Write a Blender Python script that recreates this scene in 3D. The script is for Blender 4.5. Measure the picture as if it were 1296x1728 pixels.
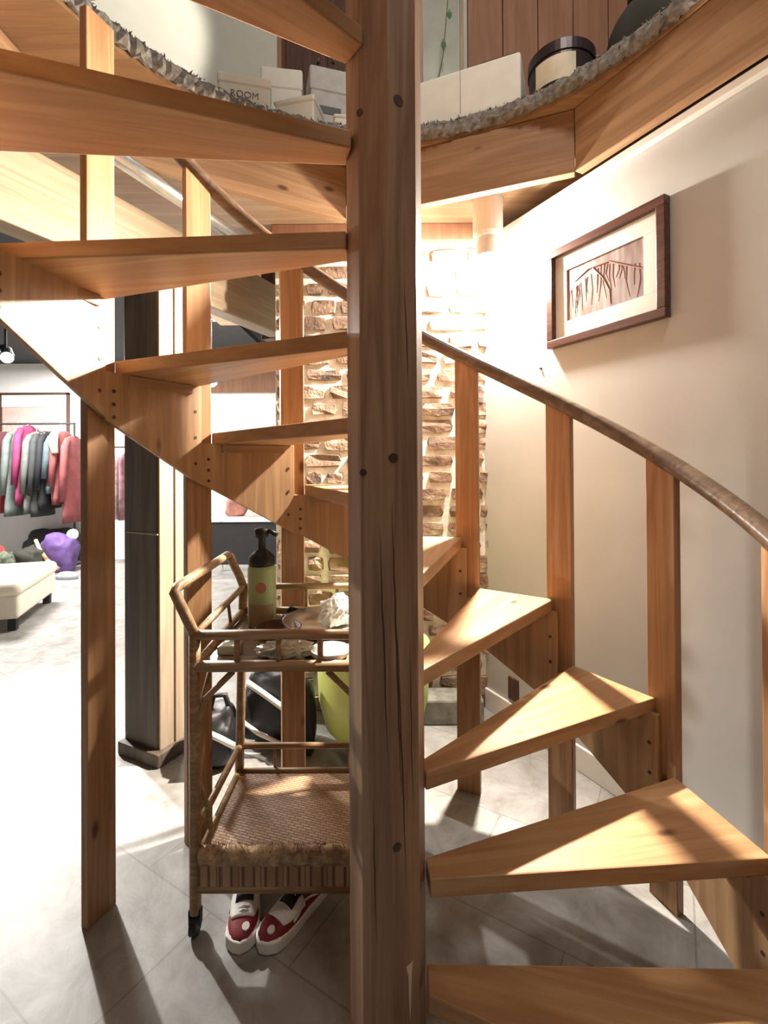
import bpy, bmesh, math, random
from math import sin, cos, pi, radians, degrees, sqrt, atan2, hypot
from mathutils import Vector, Matrix, Euler, noise
random.seed(7)
for o in list(bpy.data.objects): bpy.data.objects.remove(o)
SC = bpy.context.scene; COL = SC.collection

# ------------------------------------------------------------------ camera
F_PX, CAM_D, CAM_H = 811.24, 1.1283, 1.3397
YAW, PITCH, ROLL = radians(-.1856), radians(.3315), radians(-.3181)
fw = Vector((sin(YAW)*cos(PITCH), cos(YAW)*cos(PITCH), sin(PITCH)))
rt = Vector((cos(YAW), -sin(YAW), 0)); up = rt.cross(fw)
R2 = rt*cos(ROLL)+up*sin(ROLL); U2 = up*cos(ROLL)-rt*sin(ROLL)
cd = bpy.data.cameras.new('camera'); cam = bpy.data.objects.new('camera', cd); COL.objects.link(cam)
cam.matrix_world = Matrix(((R2.x, U2.x, -fw.x, 0), (R2.y, U2.y, -fw.y, -CAM_D), (R2.z, U2.z, -fw.z, CAM_H), (0, 0, 0, 1)))
cd.sensor_fit = 'VERTICAL'; cd.sensor_height = 36; cd.lens = F_PX/1728*36; cd.shift_y = -(864-779.64)/1728; cd.clip_start = .02; cd.clip_end = 60
SC.camera = cam

# ------------------------------------------------------------------ world, lights, exposure
SC.view_settings.view_transform = 'Standard'; SC.view_settings.look = 'None'
SC.view_settings.gamma = 1; SC.view_settings.use_curve_mapping = False
SC.view_settings.exposure = 0.35
w = bpy.data.worlds.new('world'); SC.world = w; w.use_nodes = True
w.node_tree.nodes['Background'].inputs[0].default_value = (1.0, .93, .85, 1)
w.node_tree.nodes['Background'].inputs[1].default_value = .04

def lamp(name, kind, loc, energy, col=(1, .9, .76), size=.1, target=None, angle=90, blend=.4):
    l = bpy.data.lights.new(name, kind); l.energy = energy; l.color = col
    if kind in ('POINT', 'SPOT'): l.shadow_soft_size = size
    if kind == 'SPOT': l.spot_size = radians(angle); l.spot_blend = blend
    if kind == 'AREA': l.shape = 'DISK'; l.size = size
    o = bpy.data.objects.new(name, l); COL.objects.link(o); o.location = loc
    if target is not None:
        o.rotation_euler = (Vector(target)-Vector(loc)).to_track_quat('-Z', 'Y').to_euler()
    return o
WARM = (1, .92, .80)
SPOT_AT = Vector((.52, 1.28, 2.355))
lamp('wall_spot_bulb_light', 'POINT', SPOT_AT, 125, WARM, .04)
lamp('wall_spot_beam', 'SPOT', SPOT_AT, 700, WARM, .035, (-.9, -.3, .9), 122, .7)
lamp('shop_track_light', 'SPOT', (-3.18, 2.907, 2.248), 620, (1, .96, .9), .04, (-.8, .3, 0), 66, .9)
lamp('shop_fill', 'AREA', (-4.2, 4.2, 2.76), 230, (1, .97, .93), 1.0, (-4.2, 4.2, 0))  # unseen area lamp added to brighten the shop floor, no fixture
lamp('shop_middle_fill', 'AREA', (-2.0, 3.3, 2.76), 80, (1, .96, .9), .7, (-2.0, 3.5, 0))  # second added fill for the shop, also without a fixture
lamp('bare_bulb_light', 'POINT', (-1.705, 3.6, 2.10), 40, (1, .93, .8), .06)
lamp('landing_light', 'SPOT', (-.2, .3, 4.8), 240, WARM, .05, (-1.75, 1.75, 3.95), 34, .3)
lamp('upstairs_fill', 'AREA', (.6, -1.0, 4.9), 42, (1, .93, .84), .7, (.9, 2.3, 3.8))  # added fill without a fixture, brightens the upper walls and the opening
lamp('hall_fill', 'AREA', (-.5, -2.9, 2.45), 3, (1, .92, .82), .7, (0, 0, 1.4))  # added unseen fill behind the camera, lifts the front of the stair

# ------------------------------------------------------------------ materials
def nt(name):
    m = bpy.data.materials.new(name); m.use_nodes = True
    t = m.node_tree; b = t.nodes['Principled BSDF']; return m, t, b
def plain(name, col, rough=.6, metal=0, noise_amt=.12, scale=14, bump=.0, spec=.4):
    m, t, b = nt(name)
    b.inputs['Roughness'].default_value = rough; b.inputs['Metallic'].default_value = metal
    b.inputs['Specular IOR Level'].default_value = spec
    tc = t.nodes.new('ShaderNodeTexCoord'); n = t.nodes.new('ShaderNodeTexNoise'); n.inputs['Scale'].default_value = scale
    n.inputs['Detail'].default_value = 6
    t.links.new(tc.outputs['Object'], n.inputs['Vector'])
    r = t.nodes.new('ShaderNodeValToRGB')
    r.color_ramp.elements[0].position = .3; r.color_ramp.elements[1].position = .7
    r.color_ramp.elements[0].color = (*[c*(1-noise_amt) for c in col], 1)
    r.color_ramp.elements[1].color = (*[min(1, c*(1+noise_amt)) for c in col], 1)
    t.links.new(n.outputs['Fac'], r.inputs['Fac']); t.links.new(r.outputs['Color'], b.inputs['Base Color'])
    if bump:
        bp = t.nodes.new('ShaderNodeBump'); bp.inputs['Strength'].default_value = bump; bp.inputs['Distance'].default_value = .01
        t.links.new(n.outputs['Fac'], bp.inputs['Height']); t.links.new(bp.outputs['Normal'], b.inputs['Normal'])
    return m
def wood(name, light, dark, axis='Z', scale=1.0, rough=.45, knots=True, ring=5.5):
    """long-grained wood; grain runs along one object axis"""
    m, t, b = nt(name); N = t.nodes; L = t.links
    tc = N.new('ShaderNodeTexCoord'); oi = N.new('ShaderNodeObjectInfo')
    add = N.new('ShaderNodeVectorMath'); add.operation = 'ADD'
    mul = N.new('ShaderNodeMath'); mul.operation = 'MULTIPLY'; mul.inputs[1].default_value = 9.7
    L.new(oi.outputs['Random'], mul.inputs[0]); L.new(tc.outputs['Object'], add.inputs[0]); L.new(mul.outputs[0], add.inputs[1])
    mp = N.new('ShaderNodeMapping'); s = [14*scale]*3; s['XYZ'.index(axis)] = .9*scale
    mp.inputs['Scale'].default_value = s
    L.new(add.outputs[0], mp.inputs['Vector'])
    n1 = N.new('ShaderNodeTexNoise'); n1.inputs['Scale'].default_value = 1.6; n1.inputs['Detail'].default_value = 3; n1.inputs['Distortion'].default_value = .6
    L.new(mp.outputs[0], n1.inputs['Vector'])
    m2 = N.new('ShaderNodeMath'); m2.operation = 'MULTIPLY'; m2.inputs[1].default_value = ring; L.new(n1.outputs['Fac'], m2.inputs[0])
    fr = N.new('ShaderNodeMath'); fr.operation = 'PINGPONG'; fr.inputs[1].default_value = 1; L.new(m2.outputs[0], fr.inputs[0])
    mp3 = N.new('ShaderNodeMapping'); s3 = [110*scale]*3; s3['XYZ'.index(axis)] = 3*scale; mp3.inputs['Scale'].default_value = s3
    L.new(add.outputs[0], mp3.inputs['Vector'])
    n3 = N.new('ShaderNodeTexNoise'); n3.inputs['Scale'].default_value = 1.5; n3.inputs['Detail'].default_value = 3; L.new(mp3.outputs[0], n3.inputs['Vector'])
    mx = N.new('ShaderNodeMix'); mx.data_type = 'FLOAT'; mx.inputs[0].default_value = .42
    L.new(fr.outputs[0], mx.inputs[2]); L.new(n3.outputs['Fac'], mx.inputs[3])
    r = N.new('ShaderNodeValToRGB'); r.color_ramp.elements[0].position = .18; r.color_ramp.elements[1].position = .85
    r.color_ramp.elements[0].color = (*light, 1); r.color_ramp.elements[1].color = (*dark, 1)
    L.new(mx.outputs[0], r.inputs['Fac'])
    last = r.outputs['Color']
    if knots:
        mk = N.new('ShaderNodeMapping'); sk = [7.5]*3; sk['XYZ'.index(axis)] = 3.2; mk.inputs['Scale'].default_value = sk
        L.new(add.outputs[0], mk.inputs['Vector'])
        v = N.new('ShaderNodeTexVoronoi'); v.inputs['Scale'].default_value = 1.0; L.new(mk.outputs[0], v.inputs['Vector'])
        kr = N.new('ShaderNodeValToRGB'); kr.color_ramp.elements[0].position = .05; kr.color_ramp.elements[1].position = .12
        kr.color_ramp.elements[0].color = (1, 1, 1, 1); kr.color_ramp.elements[1].color = (0, 0, 0, 1)
        L.new(v.outputs['Distance'], kr.inputs['Fac'])
        km = N.new('ShaderNodeMix'); km.data_type = 'RGBA'; km.inputs[7].default_value = (dark[0]*.35, dark[1]*.25, dark[2]*.25, 1)
        L.new(kr.outputs['Color'], km.inputs[0]); L.new(last, km.inputs[6]); last = km.outputs[2]
    L.new(last, b.inputs['Base Color'])
    b.inputs['Roughness'].default_value = rough; b.inputs['Specular IOR Level'].default_value = .35
    bp = N.new('ShaderNodeBump'); bp.inputs['Strength'].default_value = .12; bp.inputs['Distance'].default_value = .004
    L.new(mx.outputs[0], bp.inputs['Height']); L.new(bp.outputs['Normal'], b.inputs['Normal'])
    return m
PINE_L, PINE_D = (.45, .265, .13), (.31, .165, .078)
M_postwood = wood('post_wood', (.36, .225, .14), (.21, .115, .07), 'Z', .8, .5, False, 6)
M_bal = wood('baluster_wood', (.42, .235, .115), (.27, .135, .06), 'Z', 1, .45)
M_tread = wood('tread_wood', PINE_L, (.33, .17, .075), 'X', .9, .42)
M_panel = wood('panel_wood', (.45, .27, .135), (.31, .17, .08), 'Z', .8, .5)
M_joist = wood('joist_wood', (.40, .235, .125), (.28, .155, .078), 'X', .9, .5)
M_header = wood('header_wood', (.36, .27, .175), (.26, .185, .11), 'X', .8, .55)
M_pale = wood('pale_wood', (.44, .34, .24), (.34, .255, .175), 'Z', .8, .55, False)
M_rail = wood('handrail_wood', (.16, .10, .065), (.08, .048, .03), 'X', 1, .3, False)
M_rattan = wood('rattan', (.43, .28, .155), (.25, .145, .07), 'X', 2.2, .45, False)
M_darkwood = wood('dark_wood', (.12, .055, .035), (.06, .03, .02), 'Z', 1, .5, False)
M_framewood = wood('frame_wood', (.13, .055, .04), (.07, .03, .022), 'X', 1.4, .35, False)
M_redplank = wood('plank_wood', (.34, .18, .11), (.27, .13, .078), 'Z', .6, .55, False)
M_knot = plain('knot_plug', (.06, .028, .018), .6)
M_black = plain('black', (.012, .012, .014), .5)
M_dark = plain('dark_fabric', (.03, .028, .03), .8)
M_dkcol = wood('dark_column_wood', (.13, .10, .078), (.07, .052, .04), 'Z', .8, .55, False)
M_white = plain('white_paint', (.82, .80, .76), .55, noise_amt=.03)
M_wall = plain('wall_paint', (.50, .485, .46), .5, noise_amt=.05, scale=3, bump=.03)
M_farwall = plain('far_wall_paint', (.85, .85, .84), .7, noise_amt=.02)
M_grey = plain('grey_wall', (.55, .54, .48), .7, noise_amt=.03)
M_dkceil = plain('dark_ceiling', (.03, .03, .033), .8)
M_soffit = wood('soffit_wood', (.42, .28, .17), (.30, .19, .11), 'X', .6, .6, False)
M_metal = plain('pipe_metal', (.62, .63, .62), .3, .9, .1, 20)
M_paper = plain('paper_white', (.80, .78, .70), .6, noise_amt=.04)
M_red = plain('shoe_red', (.22, .014, .02), .6, noise_amt=.2, scale=120)
M_shoe_white = plain('shoe_white', (.78, .75, .70), .55)
M_cream = plain('cream_leather', (.80, .74, .62), .42, noise_amt=.04)
M_lime = plain('lime_plastic', (.56, .64, .18), .4, noise_amt=.06, scale=5)
M_emit, t_, b_ = nt('bulb_glow'); b_.inputs['Emission Color'].default_value = (1, .93, .8, 1); b_.inputs['Emission Strength'].default_value = 40
M_cord = plain('carpet_pile', (.21, .19, .165), .95, noise_amt=.5, scale=45)

def stone_floor():
    m, t, b = nt('stone_tiles'); N = t.nodes; L = t.links
    tc = N.new('ShaderNodeTexCoord'); mp = N.new('ShaderNodeMapping'); mp.inputs['Rotation'].default_value = (0, 0, radians(31))
    L.new(tc.outputs['Object'], mp.inputs['Vector'])
    br = N.new('ShaderNodeTexBrick'); br.inputs['Scale'].default_value = 1; br.inputs['Mortar Size'].default_value = .004
    br.inputs['Mortar Smooth'].default_value = .6
    br.inputs['Brick Width'].default_value = .62; br.inputs['Row Height'].default_value = .42; br.offset = .5
    br.inputs['Color1'].default_value = (.30, .29, .275, 1); br.inputs['Color2'].default_value = (.265, .255, .245, 1); br.inputs['Mortar'].default_value = (.20, .19, .175, 1)
    L.new(mp.outputs[0], br.inputs['Vector'])
    n = N.new('ShaderNodeTexNoise'); n.inputs['Scale'].default_value = 7; n.inputs['Detail'].default_value = 12; n.inputs['Roughness'].default_value = .68; n.inputs['Distortion'].default_value = .5
    L.new(tc.outputs['Object'], n.inputs['Vector'])
    r = N.new('ShaderNodeValToRGB'); r.color_ramp.elements[0].position = .3; r.color_ramp.elements[1].position = .7
    r.color_ramp.elements[0].color = (.60, .57, .54, 1); r.color_ramp.elements[1].color = (1.3, 1.3, 1.3, 1)
    L.new(n.outputs['Fac'], r.inputs['Fac'])
    mx = N.new('ShaderNodeMix'); mx.data_type = 'RGBA'; mx.blend_type = 'MULTIPLY'; mx.inputs[0].default_value = 1
    L.new(br.outputs['Color'], mx.inputs[6]); L.new(r.outputs['Color'], mx.inputs[7]); L.new(mx.outputs[2], b.inputs['Base Color'])
    b.inputs['Roughness'].default_value = .5
    bp = N.new('ShaderNodeBump'); bp.inputs['Strength'].default_value = .15; bp.inputs['Distance'].default_value = .01
    L.new(n.outputs['Fac'], bp.inputs['Height']); L.new(bp.outputs['Normal'], b.inputs['Normal'])
    return m
M_floor = stone_floor()
def brick_mat():
    m, t, b = nt('old_brick'); N = t.nodes; L = t.links
    tc = N.new('ShaderNodeTexCoord'); n = N.new('ShaderNodeTexNoise'); n.inputs['Scale'].default_value = 9; n.inputs['Detail'].default_value = 8
    L.new(tc.outputs['Object'], n.inputs['Vector'])
    r = N.new('ShaderNodeValToRGB'); e = r.color_ramp.elements; e[0].position = .28; e[1].position = .74
    e[0].color = (.09, .075, .06, 1); e[1].color = (.50, .45, .37, 1)
    k = e.new(.42); k.color = (.18, .115, .08, 1); k = e.new(.56); k.color = (.32, .215, .15, 1)
    L.new(n.outputs['Fac'], r.inputs['Fac']); L.new(r.outputs['Color'], b.inputs['Base Color']); b.inputs['Roughness'].default_value = .9
    n2 = N.new('ShaderNodeTexNoise'); n2.inputs['Scale'].default_value = 60; L.new(tc.outputs['Object'], n2.inputs['Vector'])
    bp = N.new('ShaderNodeBump'); bp.inputs['Strength'].default_value = .5; bp.inputs['Distance'].default_value = .01
    L.new(n2.outputs['Fac'], bp.inputs['Height']); L.new(bp.outputs['Normal'], b.inputs['Normal'])
    return m
M_brick = brick_mat()
M_mortar = plain('lime_mortar', (.84, .81, .73), .9, noise_amt=.25, scale=22, bump=.5)

# ------------------------------------------------------------------ mesh helpers
def tag(o, label=None, cat=None, group=None, kind=None):
    if label: o['label'] = label
    if cat: o['category'] = cat
    if group: o['group'] = group
    if kind: o['kind'] = kind
    return o
def empty(name, loc, rz=0, label=None, cat=None, group=None):
    o = bpy.data.objects.new(name, None); COL.objects.link(o); o.location = loc; o.rotation_euler = (0, 0, rz)
    o.empty_display_size = .05
    return tag(o, label, cat, group)
def obj(name, bm, mat, parent=None, loc=None, rot=None, bevel=0, smooth=False, sub=0, seg=2, solid=0):
    me = bpy.data.meshes.new(name)
    bmesh.ops.recalc_face_normals(bm, faces=bm.faces)
    bm.to_mesh(me); bm.free()
    if smooth:
        for p in me.polygons: p.use_smooth = True
    for mm in (mat if isinstance(mat, (list, tuple)) else [mat]): me.materials.append(mm)
    o = bpy.data.objects.new(name, me); COL.objects.link(o)
    if parent: o.parent = parent
    if loc is not None: o.location = loc
    if rot is not None: o.rotation_euler = rot
    if solid:
        s = o.modifiers.new('solid', 'SOLIDIFY'); s.thickness = solid; s.offset = 0
    if bevel:
        b = o.modifiers.new('bevel', 'BEVEL'); b.width = bevel; b.segments = seg; b.limit_method = 'ANGLE'; b.angle_limit = radians(40)
    if sub:
        s = o.modifiers.new('sub', 'SUBSURF'); s.levels = s.render_levels = sub
    return o
def box(bm, c, s, rz=0, M=None, mi=0):
    r = bmesh.ops.create_cube(bm, size=1)
    T = Matrix.Translation(Vector(c)) @ Matrix.Rotation(rz, 4, 'Z') @ Matrix.Diagonal((*s, 1))
    if M is not None: T = M @ T
    bmesh.ops.transform(bm, matrix=T, verts=r['verts'])
    for f in {f for v in r['verts'] for f in v.link_faces}: f.material_index = mi
    return bm
def B(c, s, rz=0): return box(bmesh.new(), c, s, rz)
def prism(bm, poly, z0, z1, mi=0):
    """vertical prism; z0/z1 numbers or per-vertex lists"""
    n = len(poly); a = z0 if isinstance(z0, (list, tuple)) else [z0]*n; b = z1 if isinstance(z1, (list, tuple)) else [z1]*n
    lo = [bm.verts.new((*p, z)) for p, z in zip(poly, a)]; hi = [bm.verts.new((*p, z)) for p, z in zip(poly, b)]
    fs = [bm.faces.new(lo[::-1]), bm.faces.new(hi)]
    for i in range(n): fs.append(bm.faces.new((lo[i], lo[(i+1) % n], hi[(i+1) % n], hi[i])))
    for f in fs: f.material_index = mi
    return bm
def tube(bm, pts, r, n=10, caps=True, closed=False, flat=1):
    pts = [Vector(p) for p in pts]; N = len(pts); rings = []
    rr = r if isinstance(r, (list, tuple)) else [r]*N
    prev = None
    for i, p in enumerate(pts):
        if closed: d = pts[(i+1) % N]-pts[i-1]
        else: d = pts[min(i+1, N-1)]-pts[max(i-1, 0)]
        d.normalize()
        if prev is None:
            a = Vector((0, 0, 1)) if abs(d.z) < .9 else Vector((1, 0, 0))
            u = d.cross(a).normalized()
        else: u = (prev-d*prev.dot(d)).normalized()
        prev = u; v = d.cross(u)
        rings.append([bm.verts.new(p+(u*cos(2*pi*k/n)+v*sin(2*pi*k/n)*flat)*rr[i]) for k in range(n)])
    for i in range(N if closed else N-1):
        A, C = rings[i], rings[(i+1) % N]
        for k in range(n): bm.faces.new((A[k], A[(k+1) % n], C[(k+1) % n], C[k]))
    if caps and not closed: bm.faces.new(rings[0][::-1]); bm.faces.new(rings[-1])
    return bm
def lathe(bm, prof, n=24, c=(0, 0, 0), sy=1):
    rings = []
    for r, z in prof:
        rings.append([bm.verts.new((c[0]+max(r, 1e-4)*cos(2*pi*k/n), c[1]+sy*max(r, 1e-4)*sin(2*pi*k/n), c[2]+z)) for k in range(n)])
    for a, b in zip(rings, rings[1:]):
        for k in range(n): bm.faces.new((a[k], a[(k+1) % n], b[(k+1) % n], b[k]))
    bm.faces.new(rings[0][::-1]); bm.faces.new(rings[-1])
    return bm
def beam(name, a, b, thick, z0, z1, mat, parent=None, side=0, bevel=.004, **k):
    """a straight board between plan points a and b, local X along it. side: +1 puts the thickness to its left"""
    a = Vector(a); b = Vector(b); d = b-a; L = d.length
    bm = B((L/2, side*thick/2, (z1-z0)/2), (L, thick, z1-z0))
    return obj(name, bm, mat, parent, (a.x, a.y, z0), (0, 0, atan2(d.y, d.x)), bevel=bevel, **k)
def place(fr, r, off=0):
    """point in the frame of a radial direction (degrees)"""
    a = radians(fr); return Vector((r*cos(a)-off*sin(a), r*sin(a)+off*cos(a)))
def struct(o): o['kind'] = 'structure'; return o

# ------------------------------------------------------------------ the setting
struct(obj('floor', B((-1.5, 3, -.05), (17, 15, .1)), M_floor))
WN = Vector((cos(radians(27.905)), sin(radians(27.905)))); WT = Vector((-WN.y, WN.x)); WC = 1.208
def wp(u, off=0): return WN*(WC-off)+WT*u      # plan point on the right-hand wall, off = distance in front of it
def wall_board(name, u0, u1, z0, z1, th, mat, off=0, parent=None, **k):
    a, b = wp(u0, off), wp(u1, off)
    return beam(name, a, b, th, z0, z1, mat, parent, side=-1, **k)
struct(wall_board('wall_right', -4.2, 1.12, 0, 2.564, .14, M_wall, bevel=0))
struct(wall_board('baseboard_right', -4.2, 1.10, 0, .11, .015, M_white, off=.016))
struct(wall_board('trim_1', -4.2, 1.10, 2.532, 2.564, .03, M_white, off=.031))
# brick wall at the back: mortar bed plus individual rough bricks in one mesh
bw = bmesh.new()
BX0, BX1 = -.60, .60
box(bw, ((BX0+BX1)/2,   .17, 1.285), (BX1-BX0, .30, 2.57), mi=0)
rowh = .094
for r_ in range(27):
    z = r_*rowh+.047; x = BX0-random.uniform(0, .16)
    while x < BX1-.03:
        L = random.choice((.19, .21, .2, .1, .15)); x0, x1 = max(x, BX0), min(x+L, BX1)
        if x1-x0 > .04:
            hh = rowh-random.uniform(.020, .036); dep = random.uniform(.012, .03)
            v0 = len(bw.verts)
            s = bmesh.ops.create_cube(bw, size=1)
            ej = bmesh.ops.subdivide_edges(bw, edges=list({e for v in s['verts'] for e in v.link_edges}), cuts=1, use_grid_fill=True)
            bw.verts.ensure_lookup_table()
            vs = bw.verts[v0:]
            for v in vs:
                c = Vector((v.co.x*(x1-x0-.018), v.co.y*dep*2, v.co.z*hh))
                c *= 1-.10*(abs(v.co.x) > .4 and abs(v.co.z) > .4)
                v.co = c+Vector(((x0+x1)/2, .02, z+random.uniform(-.001, .001)))+Vector([random.uniform(-.006, .006) for _ in range(3)])
                for f in v.link_faces: f.material_index = 1
        x += L+random.uniform(.008, .022)
struct(obj('wall_back', bw, [M_mortar, M_brick], loc=(0, 1.505, 0), rot=(0, 0, radians(2)), bevel=.004))
struct(obj('trim_2', B((-.02, 1.56, 2.617), (1.2, .12, .094)), M_redplank, bevel=.004))
# shop beyond: far wall, left wall, dark ceiling
struct(obj('wall_far', B((-2.9, 5.85, 1.42), (10.5, .1, 2.84)), M_farwall))
struct(obj('wall_left', B((-8.1, 1.8, 1.42), (.1, 8.2, 2.84)), M_farwall))
struct(obj('ceiling', B((-4.85, 1.9, 2.86), (6.6, 8.0, .06)), M_dkceil))
struct(obj('trim_3', B((-1.7, 5.76, 2.56), (2.6, .08, .34)), M_redplank, bevel=.01))
struct(obj('wall_side', B((.8, 3.85, 1.42), (.1, 4.0, 2.84)), M_farwall))

# ------------------------------------------------------------------ upper floor with its round opening
FZ = 2.832
OPEN_R = 1.122
def ring_plate(name, r0, z0, z1, mat, xs=(-1.55, 3.6), ys=(-3.4, 3.4), n=96, zskip=None):
    bm = bmesh.new(); ins, out = [], []
    angs = sorted(set([2*pi*i/n for i in range(n)]+[atan2(y, x) % (2*pi) for x in xs for y in ys]))
    for a in angs:
        c, s = cos(a), sin(a); t = 1e9
        if c > 1e-9: t = min(t, xs[1]/c)
        if c < -1e-9: t = min(t, xs[0]/c)
        if s > 1e-9: t = min(t, ys[1]/s)
        if s < -1e-9: t = min(t, ys[0]/s)
        ins.append((r0*c, r0*s)); out.append((t*c, t*s))
    N = len(angs)
    V = [[bm.verts.new((*p, z)) for p in P] for P in (ins, out) for z in (z0, z1)]
    for i in range(N):
        j = (i+1) % N
        bm.faces.new((V[1][i], V[1][j], V[3][j], V[3][i])); bm.faces.new((V[0][i], V[2][i], V[2][j], V[0][j]))
        bm.faces.new((V[0][i], V[0][j], V[1][j], V[1][i])); bm.faces.new((V[2][i], V[3][i], V[3][j], V[2][j]))
    return obj(name, bm, mat)
struct(ring_plate('ceiling_upper_deck', OPEN_R, FZ, FZ+.03, M_joist))
def holed_plate(name, hole, outer, z0, z1, mat):
    bm = bmesh.new()
    for z in (z0, z1):
        vi = [bm.verts.new((*p, z)) for p in hole]; vo = [bm.verts.new((*p, z)) for p in outer]
        n = len(hole)
        for i in range(n): bm.faces.new((vi[i], vi[(i+1) % n], vo[(i+1) % n], vo[i]))
    return obj(name, bm, mat)
struct(holed_plate('ceiling_soffit', [(1.62, -.52), (.84, .945), (-.19, 1.325), (-1.36, .665), (-1.36, -1.35), (1.62, -1.35)],
    [(3.6, -.52), (3.6, 3.4), (-.19, 3.4), (-1.55, 3.4), (-1.55, -3.4), (3.6, -3.4)], 2.665, 2.678, M_soffit))
# carpet with its shaggy cut edge over the rim
cm = bmesh.new()
n_a, prof = 420, [(1.70, .064), (1.25, .064), (1.152, .068), (1.117, .060), (1.096, .036), (1.090, .0), (1.100, -.020), (1.114, -.018), (1.15, .001), (1.70, .001)]
rings = []
for i in range(n_a):
    a = 2*pi*i/n_a; row = []
    for j, (r, z) in enumerate(prof):
        k = .010 if 1 < j < 8 else .002
        p = Vector((r*cos(a), r*sin(a), z))
        q = noise.noise(p*22)*k+random.uniform(-1, 1)*k*.8
        row.append(cm.verts.new((p.x*(1+q), p.y*(1+q), FZ+.032+z+random.uniform(-1, 1)*k*.5)))
    rings.append(row)
for i in range(n_a):
    A, Bq = rings[i], rings[(i+1) % n_a]
    for j in range(len(prof)): cm.faces.new((A[j], A[(j+1) % len(prof)], Bq[(j+1) % len(prof)], Bq[j]))
for i in range(5200):        # tufts of the pile
    a = random.uniform(0, 2*pi); r = random.uniform(1.10, 1.20); z = FZ+.032+(.060 if r > 1.117 else random.uniform(-.018, .055))
    p = Vector((r*cos(a), r*sin(a), z)); d = Vector((-cos(a)*(1.15-r)*12+random.uniform(-.6, .6), -sin(a)*(1.15-r)*12+random.uniform(-.6, .6), random.uniform(-.2, .9))).normalized()
    s = random.uniform(.006, .011); u = d.orthogonal().normalized(); v = d.cross(u)
    b3 = [cm.verts.new(p+(u*cos(k*2.1)+v*sin(k*2.1))*s*.5) for k in range(3)]; tp = cm.verts.new(p+d*s*1.7)
    for k in range(3): cm.faces.new((b3[k], b3[(k+1) % 3], tp))
tag(obj('shag_carpet', cm, M_cord), 'grey brown shaggy carpet with a ragged cut edge around the upper floor opening', 'carpet', kind='stuff')
# straight joists framing the opening
J = [Vector((1.54, -.505)), Vector((.801, .883)), Vector((-.189, 1.267)), Vector((-1.30, .636)), Vector((-1.30, -1.3))]
tag(beam('rim_joist', J[0], J[1], .045, 2.564, FZ-.003, M_joist, side=-1), 'brown rim joist running above the white wall trim at the upper right', 'beam')
tag(beam('rim_joist', J[1], J[2], .045, 2.564, FZ-.003, M_joist, side=-1), 'brown rim joist under the carpet edge straight above the brick wall', 'beam')
tag(beam('rim_joist', J[2], J[3], .045, 2.564, FZ-.003, M_joist, side=-1), 'pale lit rim joist left of the central post, underneath the wide overhead tread', 'beam')
tag(beam('rim_joist', J[3], J[4], .045, 2.564, FZ-.003, M_joist, side=-1), 'shaded rim joist at the left edge of the opening near the nearest baluster', 'beam')
# header beam on the dark column, pipe above it
hd = Vector((.216, .50)).normalized(); h0 = Vector((-.919, 1.489))
tag(beam('header_beam', h0-hd*1.75, h0+hd*.62, .11, 2.20, 2.51, M_header, side=1, bevel=.006), 'pale knotty timber header beam resting on the dark column', 'beam')
pp = bmesh.new(); p0 = Vector((-1.17, .354)); hp_ = Vector((.207, .52)).normalized(); tube(pp, [(p0.x, p0.y, 2.53), (p0.x+hp_.x*1.5, p0.y+hp_.y*1.5, 2.53)], .032, 16)
tag(obj('metal_pipe', pp, M_metal, smooth=True), 'shiny grey metal pipe running along the top of the pale header beam', 'pipe')
tag(beam('wall_stud', (-.80, 2.13), (-.71, 2.33), .1, 2.20, 2.66, M_darkwood, bevel=.004), 'dark upright stud at the far end of the pale header beam', 'post')

# ------------------------------------------------------------------ dark support column
colr = empty('support_column', (-1.093, 1.140, 0), radians(-25.5), 'dark charcoal timber column with a pale side face standing on a low plinth behind the bar cart', 'column')
obj('shaft', B((-.014, 0, 1.10), (.22, .13, 2.20)), M_dkcol, colr, bevel=.004)
tag(obj('side_board', B((.102, .002, 1.10), (.012, .124, 2.20)), M_pale, colr, bevel=.004), 'pale bare wood side board')
tag(obj('side_board', B((.112, .042, 1.10), (.010, .046, 2.20)), M_pale, colr, bevel=.003), 'narrow pale wood strip')
obj('plinth', B((0, 0, .03), (.27, .19, .06)), M_dkcol, colr, bevel=.006)
obj('band', B((-.002, -.001, 1.03), (.208, .134, .006)), M_pale, colr)

# ------------------------------------------------------------------ spiral staircase
A0, ST, RISE, Z0 = -.7293, 23.067, .21, -.0097
BAL = {k: A0+ST*k for k in range(-1, 13)}; BAL[7] -= .6; BAL[6] += .4
DZ = {3: -.005, 4: .008, 6: .010, 8: -.006}
def TZ(k): return Z0+RISE*k+DZ.get(k, 0)
st = empty('spiral_staircase', (0, 0, 0), 0, 'pine spiral staircase winding around a thick eight sided post', 'staircase')
PR = .089
ocp = [(PR*cos(radians(7+45*i)), PR*sin(radians(7+45*i))) for i in range(8)]
post = obj('central_post', prism(bmesh.new(), ocp, 0, 4.15), M_postwood, st, bevel=.003)
for an, z, q, s in ((-105.5, 2.118, -.032, .008), (-60.5, 2.14, -.0095, .012), (-105.5, 1.323, -.0282, .008), (-60.5, 1.354, -.0267, .011), (-60.5, .512, -.0233, .010), (-60.5, 3.2, 0, .01)):
    n = Vector((cos(radians(an)), sin(radians(an)), 0)); tt = Vector((-n.y, n.x, 0))
    base = n*(PR*cos(pi/8))
    c = base+tt*q+Vector((0, 0, z))
    bm = bmesh.new(); tube(bm, [c-n*.008, c+n*.0012], s, 18)
    obj('bolt_plug', bm, M_knot, post)
crk = bmesh.new()    # drying cracks in the post face
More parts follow.
